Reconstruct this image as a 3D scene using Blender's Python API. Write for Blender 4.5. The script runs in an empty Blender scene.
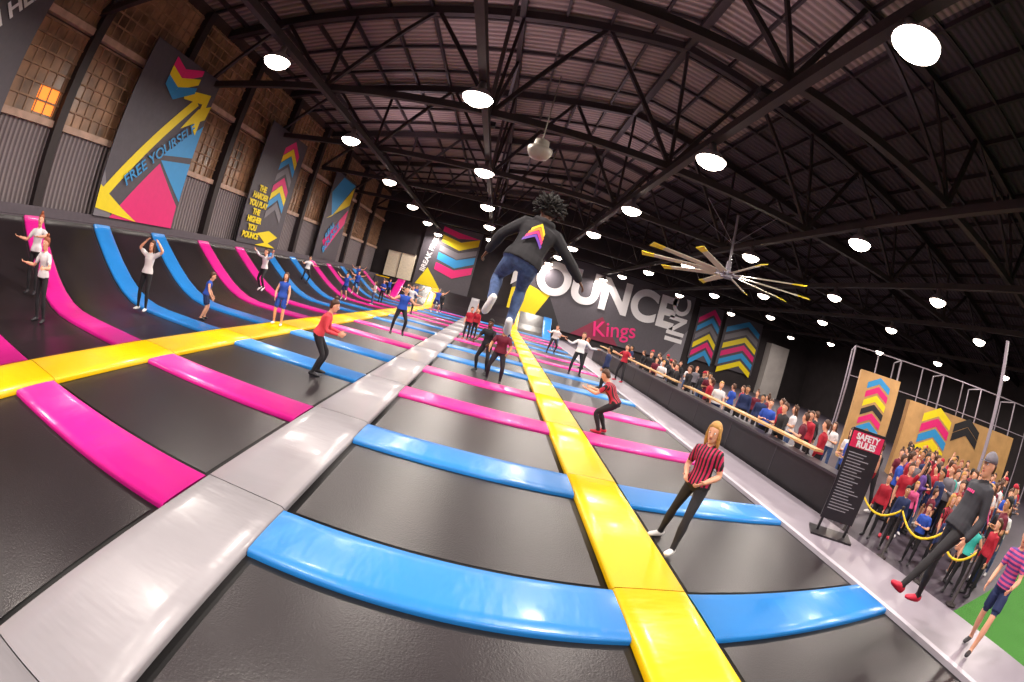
import bpy, math, random
import numpy as np
from mathutils import Vector, Matrix
random.seed(7)
sc = bpy.context.scene
COL = sc.collection
try:
    sc.view_settings.view_transform = 'Standard'
    sc.view_settings.look = 'None'
except Exception:
    pass

# ------------------------------------------------------------------ materials
def lin(h):
    h = h.lstrip('#')
    out = []
    for i in (0, 2, 4):
        c = int(h[i:i+2], 16) / 255
        out.append(c / 12.92 if c <= .04045 else ((c + .055) / 1.055) ** 2.4)
    return tuple(out)

MC = {}
def mat(name, hexc, rough=.6, var=.12, scale=6., metal=0., bump=0., bscale=20., spec=.5, coat=0., stretch=None):
    key = (name, hexc, rough)
    if key in MC: return MC[key]
    m = bpy.data.materials.new(name); m.use_nodes = True
    nt = m.node_tree; b = nt.nodes['Principled BSDF']
    c = lin(hexc)
    tc = nt.nodes.new('ShaderNodeTexCoord'); nz = nt.nodes.new('ShaderNodeTexNoise')
    nz.inputs['Scale'].default_value = scale; nz.inputs['Detail'].default_value = 4
    nt.links.new(tc.outputs['Object'], nz.inputs['Vector'])
    rp = nt.nodes.new('ShaderNodeValToRGB')
    rp.color_ramp.elements[0].position = .3; rp.color_ramp.elements[1].position = .7
    rp.color_ramp.elements[0].color = (*[v * (1 - var) for v in c], 1)
    rp.color_ramp.elements[1].color = (*[min(1, v * (1 + var)) for v in c], 1)
    nt.links.new(nz.outputs['Fac'], rp.inputs['Fac']); nt.links.new(rp.outputs['Color'], b.inputs['Base Color'])
    b.inputs['Roughness'].default_value = rough; b.inputs['Metallic'].default_value = metal
    b.inputs['Specular IOR Level'].default_value = spec
    if coat: b.inputs['Coat Weight'].default_value = coat; b.inputs['Coat Roughness'].default_value = .15
    if bump:
        n2 = nt.nodes.new('ShaderNodeTexNoise'); n2.inputs['Scale'].default_value = bscale
        if stretch:
            mp = nt.nodes.new('ShaderNodeMapping'); mp.inputs['Scale'].default_value = stretch
            nt.links.new(tc.outputs['Object'], mp.inputs['Vector']); nt.links.new(mp.outputs[0], n2.inputs['Vector'])
        else: nt.links.new(tc.outputs['Object'], n2.inputs['Vector'])
        bp = nt.nodes.new('ShaderNodeBump'); bp.inputs['Strength'].default_value = bump; bp.inputs['Distance'].default_value = .02
        nt.links.new(n2.outputs['Fac'], bp.inputs['Height']); nt.links.new(bp.outputs['Normal'], b.inputs['Normal'])
    MC[key] = m
    return m

def stripe_mat(name, h1, h2, freq, axis=0, rough=.7, soft=.02, duty=.5, bump=False):
    m = bpy.data.materials.new(name); m.use_nodes = True
    nt = m.node_tree; b = nt.nodes['Principled BSDF']
    tc = nt.nodes.new('ShaderNodeTexCoord'); sp = nt.nodes.new('ShaderNodeSeparateXYZ')
    nt.links.new(tc.outputs['Object'], sp.inputs[0])
    mu = nt.nodes.new('ShaderNodeMath'); mu.operation = 'MULTIPLY'; mu.inputs[1].default_value = freq
    fr = nt.nodes.new('ShaderNodeMath'); fr.operation = 'FRACT'
    nt.links.new(sp.outputs[axis], mu.inputs[0]); nt.links.new(mu.outputs[0], fr.inputs[0])
    rp = nt.nodes.new('ShaderNodeValToRGB')
    rp.color_ramp.elements[0].position = duty - soft; rp.color_ramp.elements[1].position = duty + soft
    rp.color_ramp.elements[0].color = (*lin(h1), 1); rp.color_ramp.elements[1].color = (*lin(h2), 1)
    nt.links.new(fr.outputs[0], rp.inputs['Fac']); nt.links.new(rp.outputs['Color'], b.inputs['Base Color'])
    b.inputs['Roughness'].default_value = rough
    if bump:
        sn = nt.nodes.new('ShaderNodeMath'); sn.operation = 'SINE'
        m2 = nt.nodes.new('ShaderNodeMath'); m2.operation = 'MULTIPLY'; m2.inputs[1].default_value = freq * 6.283
        nt.links.new(sp.outputs[axis], m2.inputs[0]); nt.links.new(m2.outputs[0], sn.inputs[0])
        bp = nt.nodes.new('ShaderNodeBump'); bp.inputs['Strength'].default_value = .8; bp.inputs['Distance'].default_value = .04
        nt.links.new(sn.outputs[0], bp.inputs['Height']); nt.links.new(bp.outputs['Normal'], b.inputs['Normal'])
    return m

def emis_mat(name, hexc, s):
    m = bpy.data.materials.new(name); m.use_nodes = True
    b = m.node_tree.nodes['Principled BSDF']
    b.inputs['Base Color'].default_value = (*lin(hexc), 1)
    b.inputs['Emission Color'].default_value = (*lin(hexc), 1); b.inputs['Emission Strength'].default_value = s
    return m

# ------------------------------------------------------------------ mesh builder
class MB:
    def __init__(s): s.v = []; s.f = []; s.m = []
    def add(s, vs, fs, mi=0):
        o = len(s.v); s.v += [tuple(v) for v in vs]
        s.f += [tuple(i + o for i in f) for f in fs]; s.m += [mi] * len(fs)
    def box(s, a, b, mi=0):
        x0, y0, z0 = a; x1, y1, z1 = b
        s.add([(x0,y0,z0),(x1,y0,z0),(x1,y1,z0),(x0,y1,z0),(x0,y0,z1),(x1,y0,z1),(x1,y1,z1),(x0,y1,z1)],
              [(3,2,1,0),(4,5,6,7),(0,1,5,4),(1,2,6,5),(2,3,7,6),(3,0,4,7)], mi)
    def beam(s, p, q, w, h=None, mi=0, up=(0,0,1)):
        h = h or w; p = Vector(p); q = Vector(q); d = (q - p).normalized()
        u = Vector(up)
        if abs(d.dot(u)) > .98: u = Vector((0,1,0))
        r = d.cross(u).normalized(); u = r.cross(d)
        vs = []
        for c in (p, q):
            for a, b in ((-1,-1),(1,-1),(1,1),(-1,1)): vs.append(c + r * a * w / 2 + u * b * h / 2)
        s.add(vs, [(0,1,2,3),(7,6,5,4),(0,4,5,1),(1,5,6,2),(2,6,7,3),(3,7,4,0)], mi)
    def rings(s, R, n=10, mi=0, cap=True):
        vs = []; fs = []
        for (c, X, Y, rx, ry) in R:
            for k in range(n):
                a = 2 * math.pi * k / n
                vs.append(c + X * (math.cos(a) * rx) + Y * (math.sin(a) * ry))
        for i in range(len(R) - 1):
            for k in range(n):
                k2 = (k + 1) % n
                fs.append((i*n+k, i*n+k2, (i+1)*n+k2, (i+1)*n+k))
        if cap:
            fs.append(tuple(range(n - 1, -1, -1))); fs.append(tuple((len(R) - 1) * n + k for k in range(n)))
        s.add(vs, fs, mi)
    def tube(s, pts, rad, n=10, mi=0, flat=1., ref=(0,1,0), round_=True):
        pts = [Vector(p) for p in pts]; rad = list(rad)
        if round_:
            d0 = (pts[0] - pts[1]).normalized(); d1 = (pts[-1] - pts[-2]).normalized()
            pts = [pts[0] + d0 * rad[0] * .75] + [pts[0] + d0 * rad[0] * .5] + pts + [pts[-1] + d1 * rad[-1] * .5] + [pts[-1] + d1 * rad[-1] * .75]
            rad = [rad[0] * .35, rad[0] * .8] + rad + [rad[-1] * .8, rad[-1] * .35]
        R = []; X = None
        for i, p in enumerate(pts):
            if i == 0: d = pts[1] - p
            elif i == len(pts) - 1: d = p - pts[i-1]
            else: d = (pts[i+1] - p).normalized() + (p - pts[i-1]).normalized()
            d.normalize()
            base = Vector(ref) if X is None else X
            X = base - d * base.dot(d)
            if X.length < 1e-3: X = Vector((1,0,.01)) - d * Vector((1,0,.01)).dot(d)
            X.normalize(); Y = d.cross(X)
            R.append((p, X, Y, rad[i], rad[i] * flat))
        s.rings(R, n, mi)
    def ball(s, c, r, n=10, mi=0, X=Vector((1,0,0)), Y=Vector((0,1,0)), Z=Vector((0,0,1))):
        if not isinstance(r, tuple): r = (r, r, r)
        c = Vector(c); R = []
        for j in range(1, n):
            t = math.pi * j / n
            R.append((c - Z * (math.cos(t) * r[2]), X, Y, math.sin(t) * r[0], math.sin(t) * r[1]))
        s.rings(R, max(n, 6), mi)
    def obj(s, name, mats, smooth=False, parent=None, loc=None):
        me = bpy.data.meshes.new(name); me.from_pydata(s.v, [], s.f)
        for m in mats: me.materials.append(m)
        me.polygons.foreach_set('material_index', s.m)
        me.polygons.foreach_set('use_smooth', [smooth] * len(s.f))
        me.update()
        o = bpy.data.objects.new(name, me); COL.objects.link(o)
        if parent: o.parent = parent
        if loc: o.location = loc
        return o
def group(name):
    e = bpy.data.objects.new(name, None); COL.objects.link(e); return e

# ------------------------------------------------------------------ people
SK = {'light': mat('skin_light', '#dca184', .5, .05), 'tan': mat('skin_tan', '#b8825e', .5, .05), 'dark': mat('skin_dark', '#5e3a28', .5, .05)}
EYEW = mat('eye_white', '#f2f2f2', .3, .02); EYED = mat('eye_iris', '#20140e', .3, .02); LIP = mat('lips', '#b0564f', .5, .05)
SOLE = mat('shoe_sole', '#e8e6e2', .6, .05)
def vn(a): return Vector(a).normalized()
def perp(a, d):
    a = Vector(a); a = a - d * a.dot(d)
    if a.length < 1e-3: a = Vector((0.3, 1, .2)); a = a - d * a.dot(d)
    return a.normalized()

def build_person(name, h, pose, out, voxel=.014):
    u = h / 1.7
    mats = []; idx = {}
    def mi(m):
        if m.name not in idx: idx[m.name] = len(mats); mats.append(m)
        return idx[m.name]
    skin, top, bot, shoe, hair = SK[out.get('skin', 'light')], out['top'], out['bot'], out['shoe'], out['hair']
    slim = out.get('slim', 1.)
    B = MB(); caps = []
    def cap(a, b, r, m): caps.append((Vector(a), Vector(b), r, mi(m)))
    sp = vn(pose.get('spine', (0,0,1))); ri = perp(pose.get('shr', (1,0,0)), sp)
    fw = sp.cross(ri)
    P = Vector((0,0,0))
    fem = out.get('female'); wf = .93 if fem else 1.
    loose = out.get('loose', .008)
    secs = [(-.10,.09,.075),(-.05,.15,.105),(0,.168 if fem else .160,.118),(.08,.150,.108),(.17,.128 if fem else .142,.095),(.26,.146*wf,.108),(.33,.165*wf,.122),(.40,.178*wf,.108),(.45,.15*wf,.085),(.475,.09,.068),(.50,.055,.052)]
    R = []
    for t, a, b in secs:
        k = loose if 0 <= t <= .42 else 0
        R.append((P + sp * t * u, ri, fw, (a + k) * slim * u, (b + k) * slim * u))
    B.rings(R, 16)
    hem = out.get('hem', 0.0)
    if loose > 0:
        B.rings([(P + sp * (hem + a) * u, ri, fw, (.172 + loose + b) * slim * u, (.12 + loose + b) * slim * u) for a, b in ((-.035, -.02), (-.03, .006), (.03, .003), (.09, -.012))], 16)
    for sx in (-.08, 0, .08):
        cap(P + sp * (hem + .065) * u + ri * sx * u, P + sp * (.385 if sx == 0 else .41) * u + ri * sx * u, (.09 + loose) * u, top)
        cap(P + sp * (-.08) * u + ri * sx * u, P + sp * (hem - .13) * u + ri * sx * u, .1 * u, bot)
    nb = P + sp * .49 * u
    hd = vn(pose.get('head', tuple(sp))); fc = perp(pose.get('face', (0,1,0)), hd); hr = fc.cross(hd)
    hc = nb + sp * .03 * u + hd * .135 * u + fc * .02 * u
    B.tube([nb - sp * .05 * u, nb + sp * .03 * u, hc - hd * .05 * u - fc * .01 * u], [.062*u, .053*u, .052*u], 10)
    cap(nb - sp * .0 * u, hc - hd * .05 * u, .056 * u, skin); cap(hc - hd * .03 * u, hc + hd * .03 * u, .09 * u, skin)
    hs = 1.04 if h > 1.4 else 1.2
    HR = [(-.122,.018,.016,.052),(-.114,.034,.034,.042),(-.09,.05,.06,.024),(-.055,.062,.078,.008),(-.02,.069,.088,.002),(.02,.073,.093,-.001),(.055,.072,.092,-.006),(.085,.06,.076,-.008),(.108,.042,.052,-.008),(.12,.02,.025,-.008)]
    B.rings([(hc + hd * z * hs * u + fc * s * u, hr, fc, a * hs * u, b * hs * u) for z, a, b, s in HR], 16)
    k = hs * u
    B.tube([hc + fc*.088*k + hd*.018*k, hc + fc*.101*k - hd*.012*k, hc + fc*.106*k - hd*.03*k], [.009*k, .012*k, .0155*k], 8)
    for sx in (-1, 1):
        B.ball(hc + hr * sx * .074 * k - fc * .005 * u - hd * .008 * u, (.012*k, .02*k, .032*k), 8, 0, hr, fc, hd)
    hands = []
    for side, key in ((-1, 'aL'), (1, 'aR')):
        ua, fa = pose.get(key, ((side * .2, 0, -1), (side * .08, .25, -1)))
        ua = vn(ua); fa = vn(fa)
        sh = P + sp * .42 * u + ri * side * .165 * wf * slim * u
        el = sh + ua * .285 * u; wr = el + fa * .245 * u
        lo = loose * .6
        s_up = lo if out.get('sleeve', 'long') != 'none' else 0; s_dn = lo if out.get('sleeve', 'long') == 'long' else 0
        B.tube([sh - ri * side * .05 * u, sh + ua * .015 * u, sh + ua * .14 * u, el - ua*.03*u, el + fa*.02*u, el + fa * .09 * u, wr],
               [(.054+s_up)*u, (.06+s_up)*u, (.049+s_up)*u, (.039+s_dn)*u, (.04+s_dn)*u, (.042+s_dn)*u, (.027+s_dn)*u], 10)
        sl = out.get('sleeve', 'long')
        if sl == 'long': cap(sh, el, .045*u, top); cap(el, wr, .035*u, top)
        elif sl == 'short':
            B.tube([sh, sh + ua * .165 * u], [.062*u, .06*u], 10, round_=False)
            cap(sh, sh + ua * .165 * u, .05*u, top); cap(sh + ua * .23 * u, el, .04*u, skin); cap(el, wr, .035*u, skin)
        else: cap(sh - ri*side*.04*u, sh, .05*u, top); cap(sh + ua * .06 * u, el, .045*u, skin); cap(el, wr, .035*u, skin)
        hands.append((wr, fa, side))
    for side, key, fk in ((-1, 'lL', 'fL'), (1, 'lR', 'fR')):
        th, shn = pose.get(key, ((side * .06, 0, -1), (0, -.03, -1)))
        th = vn(th); shn = vn(shn)
        hp = P - Vector((0,0,1)) * .03 * u + Vector((1,0,0)) * side * .088 * slim * u
        kn = hp + th * .42 * u; an = kn + shn * .40 * u
        lb = out.get('baggy', .002)
        B.tube([hp + Vector((0,0,.03*u)), hp + th * .05 * u, hp + th * .2 * u, kn - th*.03*u, kn + shn*.03*u, kn + shn * .13 * u, kn + shn * .28 * u, an],
               [(.085+lb)*slim*u, (.09+lb)*slim*u, (.077+lb)*slim*u, (.056+lb)*u, (.054+lb)*u, (.059+lb)*u, (.044+lb)*u, (.035+lb*1.5)*u], 12)
        pl = out.get('pants', 'long')
        if pl == 'long': cap(hp, kn, .07*u, bot); cap(kn, an - shn * .02 * u, .045*u, bot)
        elif pl == 'short':
            B.tube([hp + th*.1*u, hp + th * .3 * u], [.095*u, .092*u], 12, round_=False)
            cap(hp, hp + th * .3 * u, .07*u, bot); cap(hp + th * .385 * u, kn, .06*u, skin); cap(kn, an, .045*u, skin)
        ft = vn(pose.get(fk, (side * .15, 1, 0)))
        fr = ft.cross(Vector((0,0,1))) if abs(ft.z) < .95 else Vector((1,0,0)); fr.normalize(); fu = fr.cross(ft)
        c = an - fu * .035 * u
        FR = [(-.075,.018,.018,0),(-.06,.034,.042,0),(-.01,.04,.052,0),(.05,.042,.045,-.008),(.11,.048,.034,-.016),(.155,.042,.027,-.02),(.185,.02,.016,-.022)]
        B.rings([(c + ft * a * u + fu * d * u, fr, fu, b * u, e * u) for a, b, e, d in FR], 10)
        cap(c - ft * .04 * u - fu * .01 * u, c + ft * .13 * u - fu * .02 * u, .036*u, shoe)
        cap(c - ft * .05 * u - fu * .052 * u, c + ft * .14 * u - fu * .052 * u, .012*u, SOLE)
    if out.get('hood'):
        B.tube([nb - fw * .05*u + ri * .09*u + sp*.0*u, nb - fw * .105*u - sp*.03*u, nb - fw * .05*u - ri * .09*u], [.038*u, .055*u, .038*u], 8)
        cap(nb - fw * .09*u - sp*.02*u, nb - fw*.09*u, .06*u, top)
    o = B.obj('tmp_body', [])
    md = o.modifiers.new('r', 'REMESH'); md.mode = 'VOXEL'; md.voxel_size = voxel * u
    m2 = o.modifiers.new('s', 'SMOOTH'); m2.factor = .5; m2.iterations = 2
    dg = bpy.context.evaluated_depsgraph_get(); ev = o.evaluated_get(dg); me = bpy.data.meshes.new_from_object(ev)
    nv = len(me.vertices); co = np.empty(nv * 3); me.vertices.foreach_get('co', co); co = co.reshape(-1, 3)
    faces = [tuple(p.vertices) for p in me.polygons]
    cen = np.array([co[list(f)].mean(0) for f in faces])
    best = np.full(len(cen), 1e9); lab = np.zeros(len(cen), int)
    for a, b, r, m in caps:
        a = np.array(a); b = np.array(b); ab = b - a; L = max(ab @ ab, 1e-9)
        t = np.clip(((cen - a) @ ab) / L, 0, 1)
        d = np.linalg.norm(cen - (a + t[:, None] * ab), axis=1) - r
        q = d < best; best[q] = d[q]; lab[q] = m
    old = o.data; bpy.data.objects.remove(o); bpy.data.meshes.remove(old); bpy.data.meshes.remove(me)
    F = MB(); F.v = [tuple(v) for v in co]; F.f = faces; F.m = [int(x) for x in lab]
    for wr, ax, side in hands:
        wd = perp(pose.get('thumb', (0, 1, .2)), ax); nr = ax.cross(wd)
        if nr.dot(ri) * side > 0: nr = -nr
        sk = mi(skin)
        F.rings([(wr + ax * a * u, wd, nr, b * u, c * u) for a, b, c in ((-.03,.024,.02),(.0,.026,.018),(.035,.038,.016),(.075,.041,.014),(.092,.036,.01))], 8, sk)
        for i, L in enumerate((.06, .076, .082, .072)):
            b0 = wr + ax * .08 * u + wd * (-.03 + .02 * i) * u
            d2 = (ax * .85 + nr * .5).normalized(); d3 = (ax * .45 + nr * .9).normalized()
            F.tube([b0, b0 + ax * L * .45 * u, b0 + (ax * .45 + d2 * .32) * L * u, b0 + (ax * .45 + d2 * .32 + d3 * .25) * L * u], [.0095*u, .009*u, .008*u, .006*u], 6, sk)
        b0 = wr + ax * .025 * u + wd * .026 * u; d1 = (ax * .6 + wd * .8).normalized(); d2 = (ax * .85 + wd * .35 + nr * .35).normalized()
        F.tube([b0, b0 + d1 * .035 * u, b0 + d1 * .035 * u + d2 * .03 * u], [.013*u, .011*u, .008*u], 6, sk)
    for sx in (-1, 1):
        e = hc + hr * sx * .03 * k + fc * .0725 * k + hd * .010 * k
        F.ball(e, .0135 * k, 8, mi(EYEW), hr, fc, hd); F.ball(e + fc * .0085 * k, .0072 * k, 6, mi(EYED), hr, fc, hd)
        F.tube([e + hd*.021*k - hr*.014*k + fc*.010*k, e + hd*.025*k + fc*.014*k, e + hd*.021*k + hr*.014*k + fc*.010*k], [.0025*k, .0035*k, .0025*k], 5, mi(hair))
    F.ball(hc + fc * .083 * k - hd * .058 * k, (.023*k, .009*k, .008*k), 6, mi(LIP), hr, fc, hd)
    hk = out.get('hairstyle', 'short'); hm = mi(hair)
    def shell(lst, m, n=16): F.rings([(hc + hd * z * k + fc * s * k, hr, fc, a * k, b * k) for z, a, b, s in lst], n, m)
    if hk != 'cap':
        shell([(-.07,.045,.03,-.058),(-.05,.066,.046,-.05),(-.02,.077,.056,-.042),(.02,.081,.066,-.036),(.045,.083,.078,-.027),(.065,.081,.089,-.015),(.1,.067,.081,-.010),(.122,.048,.056,-.01),(.136,.024,.028,-.01),(.139,.008,.008,-.01)], hm)
    else:
        shell([(-.06,.06,.045,-.05),(0,.079,.066,-.036),(.03,.08,.075,-.028)], hm)
        cmx = mi(out['capmat'])
        shell([(.03,.08,.098,-.004),(.06,.082,.1,-.004),(.095,.07,.086,-.006),(.125,.04,.05,-.006),(.14,.01,.01,-.006)], cmx)
        shell([(.03,.062,.075,.09),(.038,.056,.07,.09)], cmx, 12)
    if hk == 'long':
        F.tube([hc - fc*.03*k + hd*.05*k, hc - fc*.055*k - hd*.05*k, hc - fc*.075*k - hd*.15*k, hc - fc*.095*k - hd*.25*k, hc - fc*.1*k - hd*.32*k], [.075*k,.085*k,.083*k,.065*k,.03*k], 12, hm, flat=.5, ref=tuple(hr))
        for sx in (-1, 1):
            F.tube([hc + hr*sx*.06*k + fc*.03*k + hd*.07*k, hc + hr*sx*.077*k + fc*.015*k - hd*.02*k, hc + hr*sx*.078*k + fc*.0*k - hd*.11*k, hc + hr*sx*.085*k - fc*.02*k - hd*.2*k], [.018*k,.024*k,.026*k,.012*k], 8, hm)
    elif hk == 'pony':
        F.tube([hc - fc*.09*k + hd*.06*k, hc - fc*.14*k + hd*.04*k, hc - fc*.15*k - hd*.06*k, hc - fc*.13*k - hd*.17*k], [.02*k,.032*k,.03*k,.01*k], 8, hm)
    elif hk == 'bun':
        F.ball(hc - fc*.03*k + hd*.155*k, .042*k, 8, hm)
    elif hk == 'afro':
        rn = random.Random(3)
        F.ball(hc + hd*.05*k - fc*.03*k, (.12*k, .115*k, .11*k), 10, hm, hr, fc, hd)
        for i in range(320):
            a = rn.uniform(0, 6.283); z = rn.uniform(-.45, 1); q = math.sqrt(max(0, 1 - z*z))
            d = hr * math.cos(a) * q + fc * (math.sin(a) * q) + hd * z
            if d.dot(fc) > .4 and z < .5: continue
            b0 = hc + hd*.035*k - fc*.015*k
            L = rn.uniform(.13, .175); j = Vector([rn.uniform(-.03,.03) for _ in range(3)]) * k
            F.tube([b0 + d*.07*k, b0 + d*L*.8*k + j*.5, b0 + d*L*k + j], [.024*k,.019*k,.009*k], 5, hm)
    ctx = dict(F=F, mi=mi, P=P, sp=sp, ri=ri, fw=fw, u=u, slim=slim, hc=hc, hd=hd, fc=fc, hr=hr)
    if 'extra' in out: out['extra'](ctx)
    return F.obj(name, mats, smooth=True)

def place(ob, x, y, z=0., rz=0., tilt=None):
    zs = [v.co.z for v in ob.data.vertices]
    ob.location = (x, y, z - min(zs)); ob.rotation_euler = (0, 0, math.radians(rz))
    return ob

BLK = mat('cloth_black', '#1d1b21', .8, .2, 12); NAVY = mat('cloth_navy', '#1c2a55', .8, .15); WHT = mat('cloth_white', '#d8d4d8', .8, .05)
RED = mat('cloth_red', '#a8122c', .75, .12); MAR = mat('cloth_maroon', '#66122c', .8, .12); BLU = mat('cloth_blue', '#234bb0', .75, .1); TEAL = mat('cloth_teal', '#2fa79f', .7, .1)
COR = mat('cloth_coral', '#d8404c', .75, .08); GRY = mat('cloth_grey', '#6a6670', .8, .1); PUR = mat('cloth_purple', '#5c3a86', .8, .1); PNK = mat('cloth_pink', '#d8578e', .75, .1)
DEN = mat('cloth_denim', '#465a84', .85, .3, 18); CHAR = mat('cloth_charcoal', '#2c2c34', .85, .15)
GMAG = stripe_mat('striped_jersey_magenta', '#151216', '#b81c50', 22, 0, .7)
GRED = stripe_mat('striped_jersey_red', '#1b1014', '#b3233c', 20, 0, .7)
PSTR = stripe_mat('striped_tee_purple', '#5a3a8a', '#d05088', 18, 2, .7)
BLOND = mat('hair_blond', '#b88846', .55, .2, 30); BRN = mat('hair_brown', '#4a2c1c', .55, .2, 30); HBK = mat('hair_black', '#15100e', .75, .2, 30); GING = mat('hair_ginger', '#8a4424', .55, .2, 30)
SW = mat('shoe_white', '#e0dee0', .6, .05); SR = mat('shoe_red', '#c4183a', .55, .08); SB = mat('shoe_dark', '#26242a', .6, .1)
CHY = mat('print_yellow', '#f5d21a', .6, .04); CHP = mat('print_pink', '#e0307e', .6, .04); CHV = mat('print_violet', '#6a3fb0', .6, .04); CHO = mat('print_orange', '#f08a2a', .6, .04)

def back_chevrons(ctx):
    F, mi, u, sp, ri, fw, P = [ctx[k] for k in ('F','mi','u','sp','ri','fw','P')]
    def pt(x, t):
        yy = -(.125 + .03) * math.sqrt(max(.05, 1 - (x / .21) ** 2)) - .004
        return P + (sp * t + ri * x + fw * yy) * u
    for i, (m, t0) in enumerate(((CHV, .15), (CHP, .195), (CHO, .24), (CHY, .285))):
        k = mi(m); N = 6; w = .105 - .01 * i
        for sx in (-1, 1):
            vs = []
            for j in range(N + 1):
                x = sx * w * j / N; t = t0 + .09 - .09 * j / N
                vs += [pt(x, t), pt(x, t + .036)]
            F.add(vs, [(2*j, 2*j+2, 2*j+3, 2*j+1) for j in range(N)], k)
def chest_print(ctx, m=None):
    F, mi, u, sp, ri, fw, P = [ctx[k] for k in ('F','mi','u','sp','ri','fw','P')]
    k = mi(m or WHT)
    for j in range(5):
        x = -.07 + .03 * j
        def pt(a, t):
            return P + (sp * t + ri * a + fw * (.152 * math.sqrt(max(.05, 1 - (a / .19) ** 2)) + .008)) * u
        F.add([pt(x, .3), pt(x + .02, .3), pt(x + .02, .33), pt(x, .33)], [(0,1,2,3)], k)

def mk(top, bot, shoe=SB, hair=BRN, **k):
    d = dict(top=top, bot=bot, shoe=shoe, hair=hair); d.update(k); return d

# --- featured people
o = build_person('woman_in_striped_jersey', 1.68, dict(
    spine=(0.05, -.05, 1), face=(-.1, 1, -.3), head=(0, .12, 1),
    aL=((-.38, -.15, -1), (.35, .85, -.35)), aR=((.38, -.15, -1), (-.5, .8, -.3)),
    lL=((-.1, .5, -1), (-.05, .2, -1)), lR=((.3, -.08, -1), (.2, -.1, -1)), fL=(-.1, 1, .2), fR=(.4, 1, .05)),
    mk(GMAG, BLK, SW, BLOND, hairstyle='long', female=1, sleeve='short', loose=.012, slim=.93), .0105)
place(o, 2.85, 4.48, .03, 125)

o = build_person('jumping_man_in_hoodie', 1.76, dict(
    spine=(.1, .28, 1), head=(-.1, .4, 1), face=(-.3, 1, -.3),
    aL=((-.75, .1, -.8), (-.35, .45, -1)), aR=((.85, .1, -.6), (.75, .35, -.55)),
    lL=((-.25, .85, -.42), (.15, -.75, -.65)), lR=((.02, .8, -.5), (.1, -.45, -1)), fL=(-.2, .5, -.85), fR=(.15, .8, -.6)),
    mk(BLK, DEN, SW, HBK, hairstyle='afro', skin='dark', loose=.034, hood=1, baggy=.01, extra=back_chevrons), .0105)
o.location = (.16, 4.7, 2.83); o.rotation_euler = (0, math.radians(9), math.radians(-4))

o = build_person('man_in_cap_and_hoodie', 1.94, dict(
    spine=(.0, -.38, 1), head=(0, .0, 1), face=(0, 1, -.15),
    aL=((-.3, .05, -1), (-.1, .75, -.8)), aR=((.4, -.3, -1), (.25, .2, -1)),
    lL=((-.1, .85, -.8), (-.1, .7, -.8)), lR=((.1, .0, -1), (.05, -.15, -1)), fL=(-.1, 1, .45), fR=(.1, 1, .1)),
    mk(CHAR, BLK, SR, BRN, hairstyle='cap', capmat=GRY, loose=.03, hood=1, hem=-.03, extra=lambda c: chest_print(c, CHP)), .0115)
place(o, 5.3, 2.0, .46, 66)

o = build_person('teen_in_striped_tee', 1.7, dict(
    spine=(0, .1, 1), head=(0, .1, 1), face=(0, 1, -.2),
    aL=((-.3, .3, -1), (.1, .9, -.3)), aR=((.3, .2, -1), (.0, .8, -.6)),
    lL=((-.1, .45, -.9), (0, .1, -1)), lR=((.1, -.05, -1), (0, -.45, -.9)), fL=(-.1, 1, .1), fR=(.1, 1, -.1)),
    mk(PSTR, NAVY, SB, BRN, hairstyle='short', pants='short', sleeve='short', slim=.92), .0115)
place(o, 6.4, 1.1, .08, 88)

o = build_person('woman_in_coral_top', 1.66, dict(
    spine=(0, .35, 1), head=(0, .2, 1), face=(0, 1, -.1),
    aL=((-.3, .2, -1), (.2, .9, -.15)), aR=((.3, .1, -1), (-.1, .95, -.1)),
    lL=((-.12, .65, -.9), (0, -.35, -1)), lR=((.14, .5, -.95), (0, -.45, -1))),
    mk(COR, BLK, SB, BRN, hairstyle='bun', female=1, slim=.95), .013)
place(o, -3.24, 8.25, .03, -75)
o = build_person('woman_in_white_tee', 1.7, dict(
    spine=(0, .02, 1), face=(-.3, 1, -.1),
    aL=((-.75, .45, -.2), (.75, .35, -.1)), aR=((.6, .1, -.7), (.6, .35, .1)),
    lL=((-.1, .1, -1), (0, -.1, -1)), lR=((.1, .0, -1), (0, -.05, -1))),
    mk(WHT, BLK, SB, GING, hairstyle='bun', female=1, sleeve='short', slim=.97), .013)
place(o, -9.9, 5.1, .3, 215)
o = build_person('woman_in_grey_tee', 1.62, dict(
    spine=(0, .08, 1), face=(.3, 1, -.1),
    aL=((-.5, .3, -.8), (-.1, .95, .1)), aR=((.5, .2, -.8), (.8, .4, .1)),
    lL=((-.12, .1, -1), (0, -.1, -1)), lR=((.12, .0, -1), (0, -.05, -1))),
    mk(WHT, BLK, SB, GING, hairstyle='bun', female=1, sleeve='short', slim=.97), .013)
place(o, -8.55, 4.72, .03, 200)
o = build_person('girl_with_hands_on_head', 1.72, dict(
    spine=(0, -.02, 1), face=(0, 1, 0),
    aL=((-.95, .1, .55), (.75, .0, .75)), aR=((.95, .1, .55), (-.75, .0, .75)),
    lL=((-.1, .12, -1), (0, -.1, -1)), lR=((.16, .0, -1), (0, -.05, -1))),
    mk(WHT, BLK, SW, BRN, hairstyle='long', female=1, sleeve='short', slim=.97), .013)
place(o, -8.5, 8.2, .1, 195)
o = build_person('boy_in_blue_vest', 1.3, dict(
    spine=(0, .2, 1), aL=((-.35, .1, -1), (0, .6, -.8)), aR=((.35, .2, -1), (0, .6, -.8)),
    lL=((-.12, .45, -1), (0, -.3, -1)), lR=((.12, .3, -1), (0, -.4, -1))),
    mk(BLU, NAVY, SB, BRN, sleeve='none', pants='short'), .014)
place(o, -7.5, 9.8, .03, -60)
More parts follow.
